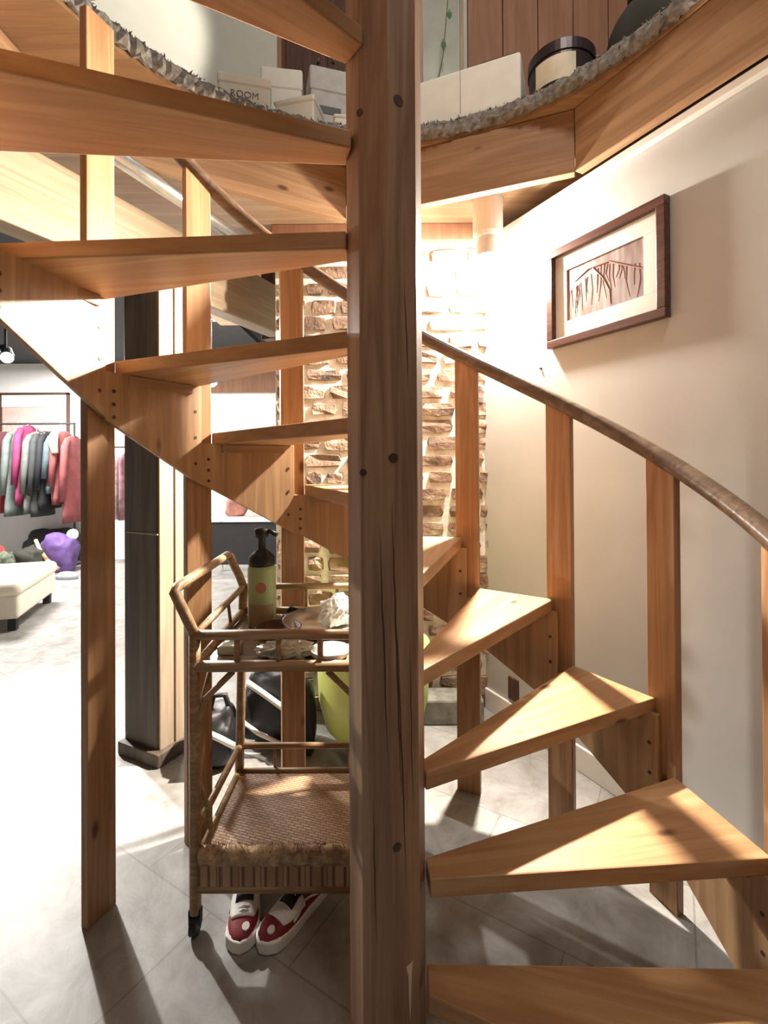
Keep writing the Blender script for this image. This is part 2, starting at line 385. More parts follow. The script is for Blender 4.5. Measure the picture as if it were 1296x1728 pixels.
for (an, q0, q1, za, zb, wd) in ((-60.5, -.032, -.012, 1.26, .62, .0024), (-60.5, -.020, .0, 1.0, .40, .0020), (-105.5, .008, .026, 1.22, .66, .0019), (-60.5, .004, .012, 1.75, 1.5, .0014), (-105.5, -.01, -.004, .62, .3, .0015), (-60.5, .012, .018, .95, .55, .0013)):
    n = Vector((cos(radians(an)), sin(radians(an)), 0)); tt = Vector((-n.y, n.x, 0)); base = n*(PR*cos(pi/8)+.0004)
    L_, R_ = [], []
    for i in range(13):
        f = i/12; c = base+tt*(q0+(q1-q0)*f+random.uniform(-.0012, .0012))+Vector((0, 0, za+(zb-za)*f)); ww = wd*sin(pi*min(max(f, .03), .97))
        L_.append(crk.verts.new(c-tt*ww)); R_.append(crk.verts.new(c+tt*ww))
    for i in range(12): crk.faces.new((L_[i], L_[i+1], R_[i+1], R_[i]))
obj('crack', crk, M_knot, post)
sc_ = bmesh.new(); n = Vector((cos(radians(-60.5)), sin(radians(-60.5)), 0)); tt = Vector((-n.y, n.x, 0)); base = n*(PR*cos(pi/8)+.0012)
V_ = [sc_.verts.new(base+tt*(.006+x)+Vector((0, 0, z))) for x, z in ((-.008, .245), (.009, .25), (.006, .225), (.004, .17), (.001, .115), (-.002, .17), (-.003, .22))]
sc_.faces.new(V_); tag(obj('scar', sc_, plain('bare_splinter', (.66, .52, .36), .7), post), 'pale splintered scar low on the post')

def lerp(a, b, t): return a+(b-a)*t
corners = {}
for k in range(1, 14):
    a, b = BAL[k-2] if k > 1 else A0-ST, BAL[k-1] if k > 0 else A0
    if k == 1: fi, fo, ri, ro = Vector((.086, -.088)), place(a-3, .905, .0), place(b, .088, -.021), place(b, .905, -.025)
    elif k == 2: fi, fo, ri, ro = place(a, .095, -.046), place(a, .905, .022), place(b, .088, -.020), place(b, .905, -.042)
    elif k <= 5: fi, fo, ri, ro = place(a, .086, -.030), place(a, .905, .022), place(b, .088, -.020), place(b, .905, -.050)
    elif k <= 8: fi, fo, ri, ro = place(a, .09, -.030), place(a, .905, .010), place(b, .09, 0.002), place(b, .905, -.048)
    else: fi, fo, ri, ro = place(a, .09, -.012), place(a, .905, -.004), place(b, .09, .018), place(b, .925 if k == 9 else .905, -.085)
    corners[k] = (fi, fo, ro, ri)
TH = .042
for k, (fi, fo, ro, ri) in corners.items():
    ang = atan2((fo+ro).y, (fo+ro).x); z = TZ(k)
    Rm = Matrix.Rotation(-ang, 2)
    poly = [Rm @ v for v in (fi, fo, ro, ri)]
    o = obj('tread', prism(bmesh.new(), [tuple(v) for v in poly], -TH, 0), M_tread, st, (0, 0, z), (0, 0, ang), bevel=.004)
    # cleats screwed to the skirt board under the tread
    a, b = lerp(fo, ro, .12), lerp(fo, ro, .9); inn = -(fo+ro).normalized()*.004
    beam('cleat', Rm @ (a+inn), Rm @ (b+inn), .028, -TH-.032, -TH-.001, M_joist, o, side=1, bevel=.002)
# balusters
BR, BT, BW = .917, .028, .095
ZR = 1.540
def rail_z(k): return ZR+(k-2)*RISE
for k, an in BAL.items():
    bm = bmesh.new(); n = Vector((1, 0)); h = rail_z(k); sl = RISE/(BR*radians(ST))*BW/2
    pl = [(-BT/2, -BW/2), (BT/2, -BW/2), (BT/2, BW/2), (-BT/2, BW/2)]
    # the upper balusters hang from the skirt boards, the lower ones stand on the floor
    prism(bm, pl, 0 if k < 8 else TZ(k+1)-.20, [h-sl, h-sl, h+sl, h+sl] if k < 7 else (2.69 if k == 7 else FZ-.01))
    p = place(an, BR)
    bo = obj('baluster', bm, M_bal, st, (p.x, p.y, 0), (0, 0, radians(an)), bevel=.003)
# skirt boards between the balusters
_b = bmesh.new(); tube(_b, [(0, -.004, 0), (0, .0012, 0)], .0058, 8)
SCREW = bpy.data.meshes.new('screw'); _b.to_mesh(SCREW); _b.free(); SCREW.materials.append(M_knot)
ks = sorted(BAL)
for a, b in zip(ks, ks[1:]):
    A, Bv = place(BAL[a], BR-BT/2-.0005), place(BAL[b], BR-BT/2-.0005)
    k = b+1; z = TZ(k)
    d = Bv-A; L = d.length; za, zb = max(TZ(k)-.395, .0), TZ(k)-.185
    bm = bmesh.new(); prism(bm, [(0.002, 0), (L-.002, 0), (L-.002, .016), (0.002, .016)], [za, zb, zb, za], [z-TH+.002]*4)
    sk = obj('skirt_board', bm, M_panel, st, (A.x, A.y, 0), (0, 0, atan2(d.y, d.x)), bevel=.002)
    for xx in (.028, L-.028):
        zl = lerp(za, zb, xx/L)
        for f in (.2, .5, .8):
            so = bpy.data.objects.new('screw', SCREW); COL.objects.link(so); so.parent = sk
            so.location = (xx, .016, lerp(zl, z-TH-.03, f))
# handrail
hp = bmesh.new(); pts = []
for i in range(0, 78):
    u = -1.6+i*(8.2/77); k0 = int(math.floor(u)); k0 = max(-1, min(10, k0)); f = u-k0
    an = BAL[k0]+(BAL[k0+1]-BAL[k0])*f
    pts.append((*place(an, BR), rail_z(u)+.024))
tube(hp, pts, .027, 14)
hp2 = bmesh.new(); tube(hp2, [(*place(BAL[7]+(BAL[8]-BAL[7])*.4+i*2.2, BR), rail_z(7.4)+.024+i*.0233) for i in range(30)], .027, 14)
tag(obj('handrail', hp2, M_rail, st, smooth=True), 'upper length of dark handrail')
tag(obj('handrail', hp, M_rail, st, smooth=True), 'dark round handrail')

# ------------------------------------------------------------------ ceiling spotlight at the wall
sp = empty('ceiling_spotlight', (.52, 1.28, 2.664), 0, 'white canister spotlight glowing in the corner above the brick wall', 'lamp')
bm = bmesh.new(); lathe(bm, [(.074, 0), (.074, -.175), (.066, -.19), (.054, -.195), (.054, -.21), (.060, -.215), (.058, -.285), (.051, -.285), (.048, -.22), (.01, -.215)], 28)
obj('canister', bm, M_white, sp, smooth=False)
bm = bmesh.new(); lathe(bm, [(.01, -.22), (.030, -.23), (.038, -.25), (.034, -.275), (.008, -.288)], 20)
obj('bulb', bm, M_emit, sp, smooth=True)

# ------------------------------------------------------------------ framed picture on the wall
M_mat = plain('picture_mat', (.62, .60, .56), .7, noise_amt=.03)
def print_mat():
    m, t, b = nt('tree_photo'); N = t.nodes; L = t.links
    tc = N.new('ShaderNodeTexCoord'); mp = N.new('ShaderNodeMapping'); mp.inputs['Scale'].default_value = (34, 1, 5); L.new(tc.outputs['Object'], mp.inputs['Vector'])
    n = N.new('ShaderNodeTexNoise'); n.inputs['Scale'].default_value = 1.2; n.inputs['Detail'].default_value = 8; L.new(mp.outputs[0], n.inputs['Vector'])
    r = N.new('ShaderNodeValToRGB'); e = r.color_ramp.elements; e[0].position = .3; e[1].position = .72
    e[0].color = (.14, .06, .05, 1); e[1].color = (.42, .34, .31, 1); k = e.new(.5); k.color = (.26, .165, .14, 1)
    L.new(n.outputs['Fac'], r.inputs['Fac'])
    g = N.new('ShaderNodeTexNoise'); g.inputs['Scale'].default_value = 6; L.new(tc.outputs['Object'], g.inputs['Vector'])
    mx = N.new('ShaderNodeMix'); mx.data_type = 'RGBA'; mx.inputs[7].default_value = (.24, .22, .235, 1)
    sx = N.new('ShaderNodeSeparateXYZ'); L.new(tc.outputs['Object'], sx.inputs[0])
    mr = N.new('ShaderNodeMapRange'); mr.inputs[1].default_value = -.08; mr.inputs[2].default_value = .06; mr.inputs[3].default_value = .75; mr.inputs[4].default_value = 0; L.new(sx.outputs[0], mr.inputs[0])
    mu = N.new('ShaderNodeMath'); mu.operation = 'MULTIPLY'; L.new(mr.outputs[0], mu.inputs[0]); L.new(g.outputs['Fac'], mu.inputs[1])
    L.new(mu.outputs[0], mx.inputs[0]); L.new(r.outputs['Color'], mx.inputs[6]); L.new(mx.outputs[2], b.inputs['Base Color']); b.inputs['Roughness'].default_value = .35
    return m
pc = wp(.338, 0); PW, PH = .56, .443; pz = 2.091
pic = empty('framed_picture', (pc.x, pc.y, pz), atan2(WT.y, WT.x), 'brown framed photograph of a weeping tree with wide cream mat on the right wall', 'picture')
fwd = .034   # local +y points away from the room's inside or towards it, resolved below
fm = bmesh.new()
# local X runs along the wall towards the corner; the room lies on local +Y
for (cx, cz, sx, sz) in ((0, PH/2-.0175, PW, .035), (0, -PH/2+.0175, PW, .035), (PW/2-.0175, 0, .035, PH-.07), (-PW/2+.0175, 0, .035, PH-.07)):
    box(fm, (cx, .018, cz), (sx, .034, sz))
obj('frame', fm, M_framewood, pic, bevel=.003)
bm = bmesh.new()
iw, ih = .182, .114
for (cx, cz, sx, sz) in ((0, (PH/2-.03+ih)/2+.0, PW-.06, PH/2-.03-ih), (0, -(PH/2-.03+ih)/2, PW-.06, PH/2-.03-ih)): box(bm, (cx, .008, cz), (sx, .006, sz))
for s in (-1, 1): box(bm, (s*(PW/2-.03+iw-.0)/2, .008, 0), (PW/2-.03-iw, .006, 2*ih))
obj('mat_board', bm, M_mat, pic, bevel=.001)
obj('photo_print', B((0, .004, 0), (2*iw+.01, .003, 2*ih+.01)), print_mat(), pic)
M_branch = plain('branch_ink', (.25, .10, .07), .6)
bm = bmesh.new()
tube(bm, [(-iw, .0062, -.01), (-iw*.6, .0062, .03), (-.03, .0062, .075), (.07, .0062, .08), (.14, .0062, .05)], [.003, .004, .0035, .003, .001], 6)
tube(bm, [(.05, .0062, .08), (.0, .0062, .02), (-.03, .0062, -.04), (-.035, .0062, -.10)], [.003, .0025, .002, .001], 6)
for i in range(26):
    x = random.uniform(-iw*.9, .19); z1 = .075-abs(x)*.35; l = random.uniform(.05, .15)
    tube(bm, [(x, .0058, z1), (x+random.uniform(-.01, .01), .0058, z1-l*.5), (x+random.uniform(-.015, .015), .0058, max(z1-l, -ih+.004))], [.0012, .001, .0005], 4)
obj('branches', bm, M_branch, pic)
# small wall fittings
q = wp(.884, .006); tag(obj('outlet_plate', B((0, 0, 0), (.07, .012, .115)), M_darkwood, loc=(q.x, q.y, .185), rot=(0, 0, atan2(WT.y, WT.x)), bevel=.003), 'small dark outlet plate low on the right wall behind the stair treads', 'outlet')
q = wp(.683, .004); bm = bmesh.new(); tube(bm, [(0, -.004, 0), (0, .006, 0)], .005, 10)
tag(obj('wall_nail', bm, M_dark, loc=(q.x, q.y, 1.795), rot=(0, 0, atan2(WT.y, WT.x))), 'small dark nail in the white wall left of the framed picture', 'nail')

# ------------------------------------------------------------------ upstairs
UZ = FZ+.032+.060
struct(obj('wall_upper_left', B((0, 0, 1.3), (2.6, .08, 2.6)), M_grey, loc=(-1.98, 1.82, UZ-.03), rot=(0, 0, radians(8))))
struct(obj('wall_upper_back', B((1.9, 2.35, 4.2), (3.4, .08, 2.7)), M_grey))
struct(obj('ceiling_upper', B((.4, .2, 5.55), (6, 7, .06)), M_white))
pk = bmesh.new()
x = .60
while x < 3.2:
    wdt = .25; box(pk, (x+wdt/2, 2.29, 4.2), (wdt-.006, .03+.006*random.random(), 2.64)); x += wdt
struct(obj('trim_4', pk, M_redplank, bevel=.003))
cb = empty('cupboard', (-.44, 2.12, UZ), 0, 'dark wooden cupboard upstairs behind the white boxes', 'cupboard')
obj('body', B((.06, .15, .9), (.62, .36, 1.8)), M_darkwood, cb, bevel=.004)
obj('side_panel', B((-.285, .1, .9), (.11, .42, 1.84)), M_redplank, cb, bevel=.003)
obj('shelf', B((.06, -.03, .45), (.60, .04, .03)), M_redplank, cb, bevel=.003)
for i, cx in enumerate((-.08, .2)):
    d = obj('door', B((cx, -.04, 1.15), (.26, .02, 1.2)), M_darkwood, cb, bevel=.003)
    bm = bmesh.new(); lathe(bm, [(.004, 0), (.012, .008), (.004, .02)], 12, (cx+(.09 if i == 0 else -.09), -.07, 1.1)); obj('knob', bm, M_metal, d)
M_glass = plain('mirror_glass', (.50, .52, .47), .12, .4, .15, 3)
mr = empty('wall_mirror', (.41, 2.26, UZ), 0, 'tall grey mirror in a narrow pale frame upstairs, just right of the central post', 'mirror')
obj('glass', B((0, 0, .95), (.26, .01, 1.8)), M_glass, mr)
bm = bmesh.new()
for s in (-1, 1): box(bm, (s*.143, -.005, .95), (.026, .03, 1.86))
for z in (.02, 1.88): box(bm, (0, -.005, z), (.31, .03, .026))
obj('frame', bm, M_pale, mr, bevel=.003)
# trailing vine in front of the mirror
M_leaf = plain('leaf_green', (.07, .16, .05), .5); M_stem = plain('vine_stem', (.16, .15, .08), .6)
vn = empty('hanging_vine', (.37, 2.05, UZ+.2), 0, 'thin trailing green vine hanging in front of the upstairs mirror', 'plant')
bm = bmesh.new(); vp = [(.06, 0, 1.3), (.03, 0, .95), (-.02, .01, .7), (-.04, 0, .5), (-.07, 0, .22)]
tube(bm, vp, .004, 6); tube(bm, [(-.02, 0, .7), (.03, 0, .62), (.02, 0, .5)], .003, 6); obj('stem', bm, M_stem, vn)
for i, (x, z, s) in enumerate(((.035, .60, .05), (.0, .50, .04), (-.06, .46, .035), (.03, 1.0, .04), (-.06, .32, .03), (.07, 1.2, .04))):
    bm = bmesh.new(); vs = [bm.verts.new((x+s*a*.8, -.01+.006*c, z+s*b)) for a, b, c in ((0, .9, 0), (.45, .4, 1), (.5, -.2, 1), (0, -1, 0), (-.5, -.2, 1), (-.45, .4, 1))]
    bm.faces.new(vs); obj('leaf', bm, M_leaf, vn, solid=.002)
bm = bmesh.new(); lathe(bm, [(.005, 0), (.009, .012), (.009, .05), (.004, .065)], 12, (0, 0, 0)); tube(bm, [(0, 0, .06), (0, 0, 1.5)], .0015, 5)
tag(obj('pull_cord', bm, M_white, loc=(.50, 2.02, UZ+.42), smooth=True), 'white pull cord with a small knob beside the mirror upstairs', 'cord')

M_ink = plain('box_ink', (.22, .20, .17), .7)
def textmesh(name, txt, size, parent, loc, rot, mat=None):
    cu = bpy.data.curves.new(name, 'FONT'); cu.body = txt; cu.size = size; cu.extrude = .0008; cu.align_x = 'CENTER'; cu.align_y = 'CENTER'
    o = bpy.data.objects.new(name, cu); COL.objects.link(o); o.parent = parent; o.location = loc; o.rotation_euler = rot
    cu.materials.append(mat or M_ink)
    me = bpy.data.meshes.new_from_object(o); me.name = name; bpy.data.objects.remove(o)
    o = bpy.data.objects.new(name, me); COL.objects.link(o); o.parent = parent; o.location = loc; o.rotation_euler = rot; return o
def carton(name, loc, size, rz, tilt, label, mat, mark=None, cat='box', group=None):
    e = empty(name, loc, rz, label, cat, group); e.rotation_euler = (tilt[0], tilt[1], rz)
    sx, sy, sz = size
    obj('body', B((0, 0, sz*.40), (sx, sy, sz*.80)), mat, e, bevel=.008)
    obj('lid', B((0, 0, sz*.87), (sx+.008, sy+.008, sz*.26)), mat, e, bevel=.010)
    if mark: mark(e, sx, sy, sz)
    return e
def mk_text(e, sx, sy, sz): textmesh('lettering', 'ROOM', .042, e, (.0, -sy/2-.001, sz*.52), (pi/2, 0, 0))
def mk_bar(e, sx, sy, sz): obj('printed_mark', B((0, -sy/2-.001, sz*.55), (sx*.38, .002, .016)), M_ink, e)
def mk_dark(e, sx, sy, sz): obj('dark_label', B((0, -sy/2-.001, sz*.55), (sx*.6, .002, .04)), M_black, e)
M_boxgrey = plain('box_grey', (.46, .44, .42), .6)
carton('carton', (-.655, 1.14, UZ), (.23, .2, .19), radians(14), (0, 0), 'white carton with grey lettering at the left end of the upstairs box pile', M_paper, mk_text)
carton('carton', (-.525, 1.37, UZ), (.20, .2, .41), radians(8), (0, 0), 'white carton with a small grey bar, behind the lettered carton upstairs', M_paper, mk_bar)
carton('carton', (-.40, 1.165, UZ), (.19, .14, .13), radians(-12), (0, 0), 'plain white carton at the front middle of the upstairs box pile', M_paper)
carton('carton', (-.305, 1.46, UZ), (.20, .16, .50), radians(16), (0, radians(0)), 'tilted grey carton with a black label nearest the cupboard', M_boxgrey, mk_dark)
carton('carton', (-.185, 1.20, UZ), (.11, .12, .08), radians(5), (0, 0), 'smallest pale carton beside the left face of the central post upstairs', M_paper)
a = Vector((.10, 1.165)); b = Vector((.60, .965)); ang = atan2((b-a).y, (b-a).x)
e = empty('long_box', (*((a+b)/2), UZ), ang, 'long low white box standing on the carpet just right of the central post', 'box')
obj('body', B((0, .11, .117), ((b-a).length, .2, .234)), M_paper, e, bevel=.012)
obj('fold_seam', B((0, .008, .128), (.003, .002, .2)), M_boxgrey, e)
M_tin = plain('tin_dark', (.05, .033, .036), .35, .3)
tn = empty('round_tin', (.79, 1.00, UZ), radians(-30), 'dark round tin with a cream paper label standing right of the long white box', 'tin')
bm = bmesh.new(); lathe(bm, [(.135, 0), (.138, .01), (.138, .16)], 40); obj('body', bm, M_tin, tn)
bm = bmesh.new(); lathe(bm, [(.143, .145), (.143, .19), (.125, .205), (.05, .21), (.01, .21)], 40); obj('lid', bm, M_tin, tn)
bm = bmesh.new(); V = []
for i in range(13):
    t = radians(-128+i*6); V.append([bm.verts.new((.1395*cos(t), .1395*sin(t), z)) for z in (.025, .13)])
for p_, q_ in zip(V, V[1:]): bm.faces.new((p_[0], q_[0], q_[1], p_[1]))
obj('paper_label', bm, plain('label_cream', (.70, .62, .47), .6), tn, solid=.001)
tray_ = bmesh.new(); box(tray_, (0, 0, .006), (.16, .10, .012)); box(tray_, (0, -.048, .016), (.16, .005, .02)); box(tray_, (0, .048, .016), (.16, .005, .02))
tag(obj('small_tray', tray_, M_darkwood, loc=(.62, 1.20, UZ+.29), rot=(0, 0, ang), bevel=.002), 'small dark tray lying on the end of the long white box', 'tray')
for o in [bpy.data.objects['small_tray']]: o.location = (.54, 1.09, UZ+.235)
M_olive = plain('bag_olive', (.035, .035, .027), .8)
bg = empty('canvas_bag', (1.13, .80, UZ), radians(-52), 'dark olive canvas bag slumped on the carpet right of the round tin', 'bag')
bm = bmesh.new(); lathe(bm, [(.19, 0), (.235, .06), (.24, .16), (.20, .26), (.12, .33), (.03, .35)], 24, sy=.6)
for v in bm.verts: v.co += Vector([noise.noise(v.co*7+Vector((k, 0, 0)))*.03 for k in (0, 5, 9)])*(1 if v.co.z > .01 else 0)
obj('body', bm, M_olive, bg, smooth=True, sub=1)
bm = bmesh.new(); tube(bm, [(-.12, -.03, .28), (-.1, -.06, .40), (0, -.07, .44), (.1, -.06, .40), (.12, -.03, .28)], .012, 8); obj('handle', bm, M_olive, bg, smooth=True)

# ------------------------------------------------------------------ rattan bar cart
ct = empty('bar_cart', (-.31, .40, 0), 0, 'rattan bar cart with a woven lower shelf standing left of the central post', 'cart')
o0 = Vector((-.31, .40, 0))
def loc_(x, y, z): return Vector((x, y, z))-o0
def rt_(name, pts, r, n=8, parent=None, mat=None):
    bm = bmesh.new(); tube(bm, [loc_(*p) for p in pts], r, n); return obj(name, bm, mat or M_rattan, parent or ct, smooth=True)
XL, XR, YF, YB, YBT = -.552, -.06, .255, .66, .73
def yb(z): return YB+(YBT-YB)*max(0, (z-.1))/.76
ZT, ZS, ZL1, ZL0 = .853, .763, .290, .200
for x in (XL, XR):
    for fr in (1, 0):
        top = (x, YF, ZT) if fr else (x, yb(ZT), ZT+.02)
        lg = rt_('leg', [(x, YF if fr else yb(.06), .062), (x, YF if fr else yb(.5), .5), top], .0165, 10)
        wy = YF if fr else yb(.06)
        fk = bmesh.new(); box(fk, loc_(x, wy, .062), (.034, .02, .02)); box(fk, loc_(x-.015, wy, .045), (.003, .02, .03)); box(fk, loc_(x+.015, wy, .045), (.003, .02, .03)); obj('caster_fork', fk, M_dark, lg)
        wb = bmesh.new(); tube(wb, [loc_(x-.010, wy, .028), loc_(x+.010, wy, .028)], .028, 18); obj('wheel', wb, M_black, lg)
for z, r in ((ZT, .015), (ZS, .017)):
    rt_('front_rail', [(XL, YF, z), ((XL+XR)/2, YF-.002, z+.002), (XR, YF, z)], r)
    rt_('back_rail', [(XL, yb(z), z+.02), (XR, yb(z), z+.02)], r*.8)
    for x in (XL, XR): rt_('side_rail', [(x, YF, z), (x, yb(z), z+.02)], r*.75)
for x in (-.43, -.31, -.19):
    rt_('spindle', [(x, YF, ZS), (x, YF, ZT)], .009); rt_('spindle', [(x, yb(ZT), ZS), (x, yb(ZT), ZT+.02)], .006)
rt_('spindle', [(XL, .58, ZS+.01), (XL, .55, ZT+.01)], .006)
for z in (ZL1, ZL0):
    rt_('back_rail', [(XL, yb(z), z), (XR, yb(z), z)], .012)
    for x in (XL, XR): rt_('side_rail', [(x, YF, z), (x, yb(z), z)], .012)
rt_('spindle', [(-.14, yb(.3), ZL0), (-.14, yb(.3), ZL1)], .006); rt_('spindle', [(-.42, yb(.3), ZL0), (-.42, yb(.3), ZL1)], .006)
# push handle raised over the left end
hx = XL-.058
rt_('push_handle', [(XL, YF, ZT), (XL-.02, YF-.0, ZT+.045), (hx, YF, ZT+.125), (hx, YF+.02, ZT+.133), (hx, yb(1)-.02, ZT+.143), (hx, yb(1), ZT+.135), (XL-.02, yb(1), ZT+.06), (XL, yb(ZT), ZT+.02)], .0155, 10)
# braces
for x, s in ((XL, 1), (XR, -1)):
    rt_('brace', [(x, YF, .57), (x+s*.03, YF, .67), (x+s*.11, YF, ZS-.015)], .009)
    rt_('brace', [(x, yb(.6), .54), (x+s*.05, yb(.7), .66), (x+s*.13, yb(.8), ZS)], .008)
    rt_('brace', [(x, YF, .52), (x, YF+.07, .65), (x, YF+.17, ZS-.01)], .008)
    rt_('brace', [(x, YF+.012, .44), (x+s*.025, YF+.03, .34), (x+s*.035, YF+.03, .27), (x+s*.01, YF+.03, ZL0+.01)], .008)
# top tray panel and woven lower shelf
obj('top_tray', B(loc_((XL+XR)/2, (YF+YBT)/2, ZS-.004), (XR-XL-.01, YBT-YF, .012)), wood('tray_wood', (.30, .24, .17), (.18, .14, .10), 'X', 1, .18, False), ct, bevel=.002)
def weave_mat():
    m, t, b = nt('woven_cane'); N = t.nodes; L = t.links; tc = N.new('ShaderNodeTexCoord')
    mp = N.new('ShaderNodeMapping'); mp.inputs['Rotation'].default_value = (0, 0, radians(18)); L.new(tc.outputs['Object'], mp.inputs['Vector'])
    br = N.new('ShaderNodeTexBrick'); br.inputs['Scale'].default_value = 1; br.inputs['Brick Width'].default_value = .03; br.inputs['Row Height'].default_value = .010
    br.inputs['Mortar Size'].default_value = .0018; br.inputs['Mortar Smooth'].default_value = .8
    br.inputs['Color1'].default_value = (.50, .31, .18, 1); br.inputs['Color2'].default_value = (.36, .21, .12, 1); br.inputs['Mortar'].default_value = (.15, .08, .045, 1)
    L.new(mp.outputs[0], br.inputs['Vector']); L.new(br.outputs['Color'], b.inputs['Base Color']); b.inputs['Roughness'].default_value = .5
    bp = N.new('ShaderNodeBump'); bp.inputs['Strength'].default_value = .5; bp.inputs['Distance'].default_value = .004; L.new(br.outputs['Fac'], bp.inputs['Height']); bp.invert = True; L.new(bp.outputs['Normal'], b.inputs['Normal'])
    return m
M_weave = weave_mat()
obj('woven_shelf', B(loc_((XL+XR)/2, (YF+.655)/2, ZL0-.006), (XR-XL-.02, .40, .014)), M_weave, ct, bevel=.002)
# frayed roll of cane binding along the front of the lower shelf
bm = bmesh.new(); M_fray = plain('frayed_cane', (.40, .27, .16), .8, noise_amt=.5, scale=40)
roll = [loc_(XL+.018+(XR-XL-.036)*i/30, YF-.004, .226+.003*sin(i*1.3)) for i in range(31)]
tube(bm, roll, [.024+random.uniform(-.002, .003) for _ in roll], 10)
for i in range(420):
    t = random.random(); p = loc_(XL+.02+(XR-XL-.04)*t, YF-.004, .226); a = random.uniform(.1, 2.9); d = Vector((random.uniform(-.7, .7), -cos(a)*.8, sin(a))).normalized()
    q = p+Vector((0, -cos(a)*.023, sin(a)*.023)); tube(bm, [q, q+d*random.uniform(.006, .016)], [.0011, .0004], 3)
obj('frayed_binding', bm, M_fray, ct, smooth=True)
obj('apron', B(loc_((XL+XR)/2, YF-.004, .172), (XR-XL-.03, .014, .066)), M_weave, ct, bevel=.003)
rt_('front_rail', [(XL, YF, .132), (XR, YF, .132)], .0145)
rt_('front_rail', [(XL, YF-.004, .202), (XR, YF-.004, .202)], .008)

# things on the cart
TZc = ZS+.0025
def tagloc(name, bm, mat, loc, label, cat, **k): return tag(obj(name, bm, mat, loc=loc, **k), label, cat)
bt = empty('pump_bottle', (-.448, .605, TZc), radians(10), 'light green bottle with a round red emblem and black pump on the cart top', 'bottle')
bm = bmesh.new(); lathe(bm, [(.044, 0), (.050, .006), (.050, .205), (.046, .215), (.03, .222)], 32); obj('body', bm, plain('bottle_green', (.34, .42, .19), .35), bt, smooth=False)
bm = bmesh.new(); V = []
for i in range(11):
    t = radians(-145+i*11); V.append([bm.verts.new((.0506*cos(t), .0506*sin(t), z)) for z in (.01, .085)])
for p_, q_ in zip(V, V[1:]): bm.faces.new((p_[0], q_[0], q_[1], p_[1]))
obj('lower_label', bm, plain('label_brown', (.30, .21, .12), .5), bt, solid=.0008)
bm = bmesh.new(); tube(bm, [(0, -.049, .145), (0, -.052, .145)], .019, 20); obj('emblem', bm, plain('emblem_red', (.42, .15, .09), .5), bt)
bm = bmesh.new(); lathe(bm, [(.046, .216), (.047, .222), (.046, .245), (.03, .262), (.014, .275), (.014, .31), (.024, .318), (.026, .345), (.012, .35)], 20)
tube(bm, [(0, 0, .335), (.03, -.01, .338), (.055, -.02, .325)], .009, 8); obj('pump', bm, M_black, bt, smooth=True)
bm = bmesh.new(); lathe(bm, [(.055, 0), (.068, .012), (.078, .03), (.073, .03), (.06, .012), (.01, .008)], 28)
tagloc('wooden_dish', bm, M_darkwood, (-.365, .50, TZc), 'shallow brown wooden dish in front of the green pump bottle', 'dish', smooth=True)
bm = bmesh.new(); lathe(bm, [(.07, 0), (.115, .015), (.145, .045), (.140, .047), (.10, .02), (.01, .012)], 32)
tagloc('silver_bowl', bm, plain('silver', (.62, .60, .56), .22, .9), (-.215, .54, TZc), 'wide silver bowl at the right end of the cart top', 'bowl', smooth=True)
def crumple(name, loc, size, mat, label, cat, seed, amp=.35):
    bm = bmesh.new(); bmesh.ops.create_icosphere(bm, subdivisions=4, radius=1)
    for v in bm.verts:
        p = v.co.copy(); q = 1+noise.noise(p*1.7+Vector((seed, 0, 0)))*amp+abs(noise.noise(p*4+Vector((seed, 3, 0))))*amp*.8
        v.co = Vector((p.x*size[0]*q, p.y*size[1]*q, max(p.z*q, -.85)*size[2]+size[2]*.85))
    return tag(obj(name, bm, mat, loc=loc, smooth=False), label, cat)
crumple('paper_tissue', (-.18, .56, TZc+.019), (.055, .05, .05), M_paper, 'crumpled white tissue lying in the silver bowl', 'tissue', 3)
crumple('plastic_bag', (-.30, .325, TZc), (.085, .05, .022), plain('clear_plastic', (.42, .44, .39), .2, .2, .3, 30), 'crumpled grey green plastic bag behind the front rail of the cart', 'bag', 8)
bm = bmesh.new(); box(bm, (0, 0, .014), (.07, .045, .028)); tagloc('small_tin', bm, plain('tin_greygreen', (.33, .36, .29), .3, .5), (-.478, .345, TZc), 'small grey green tin at the left end of the cart top', 'tin', bevel=.006)
bm = bmesh.new(); lathe(bm, [(.04, 0), (.055, .008), (.06, .025), (.056, .026), (.04, .01), (.01, .006)], 24)
tagloc('white_dish', bm, M_white, (-.17, .315, TZc), 'small white oval dish just behind the cart front rail', 'dish', smooth=True)
sg = empty('sunglasses', (-.32, .665, TZc+.001), radians(-15), 'pair of black sunglasses lying right of the green pump bottle', 'sunglasses')
for s in (-1, 1):
    bm = bmesh.new(); lathe(bm, [(.004, 0), (.022, .001), (.026, .003), (.022, .005), (.004, .006)], 18); 
    for v in bm.verts: v.co = Vector((v.co.x+s*.03, v.co.z*1.0, v.co.y*.8+.021))
    obj('lens', bm, M_black, sg)
    bm = bmesh.new(); tube(bm, [(s*.056, 0, .03), (s*.06, .06, .03), (s*.058, .12, .012)], .003, 6); obj('temple', bm, M_black, sg)
obj('bridge', B((0, .003, .032), (.014, .005, .005)), M_black, sg)

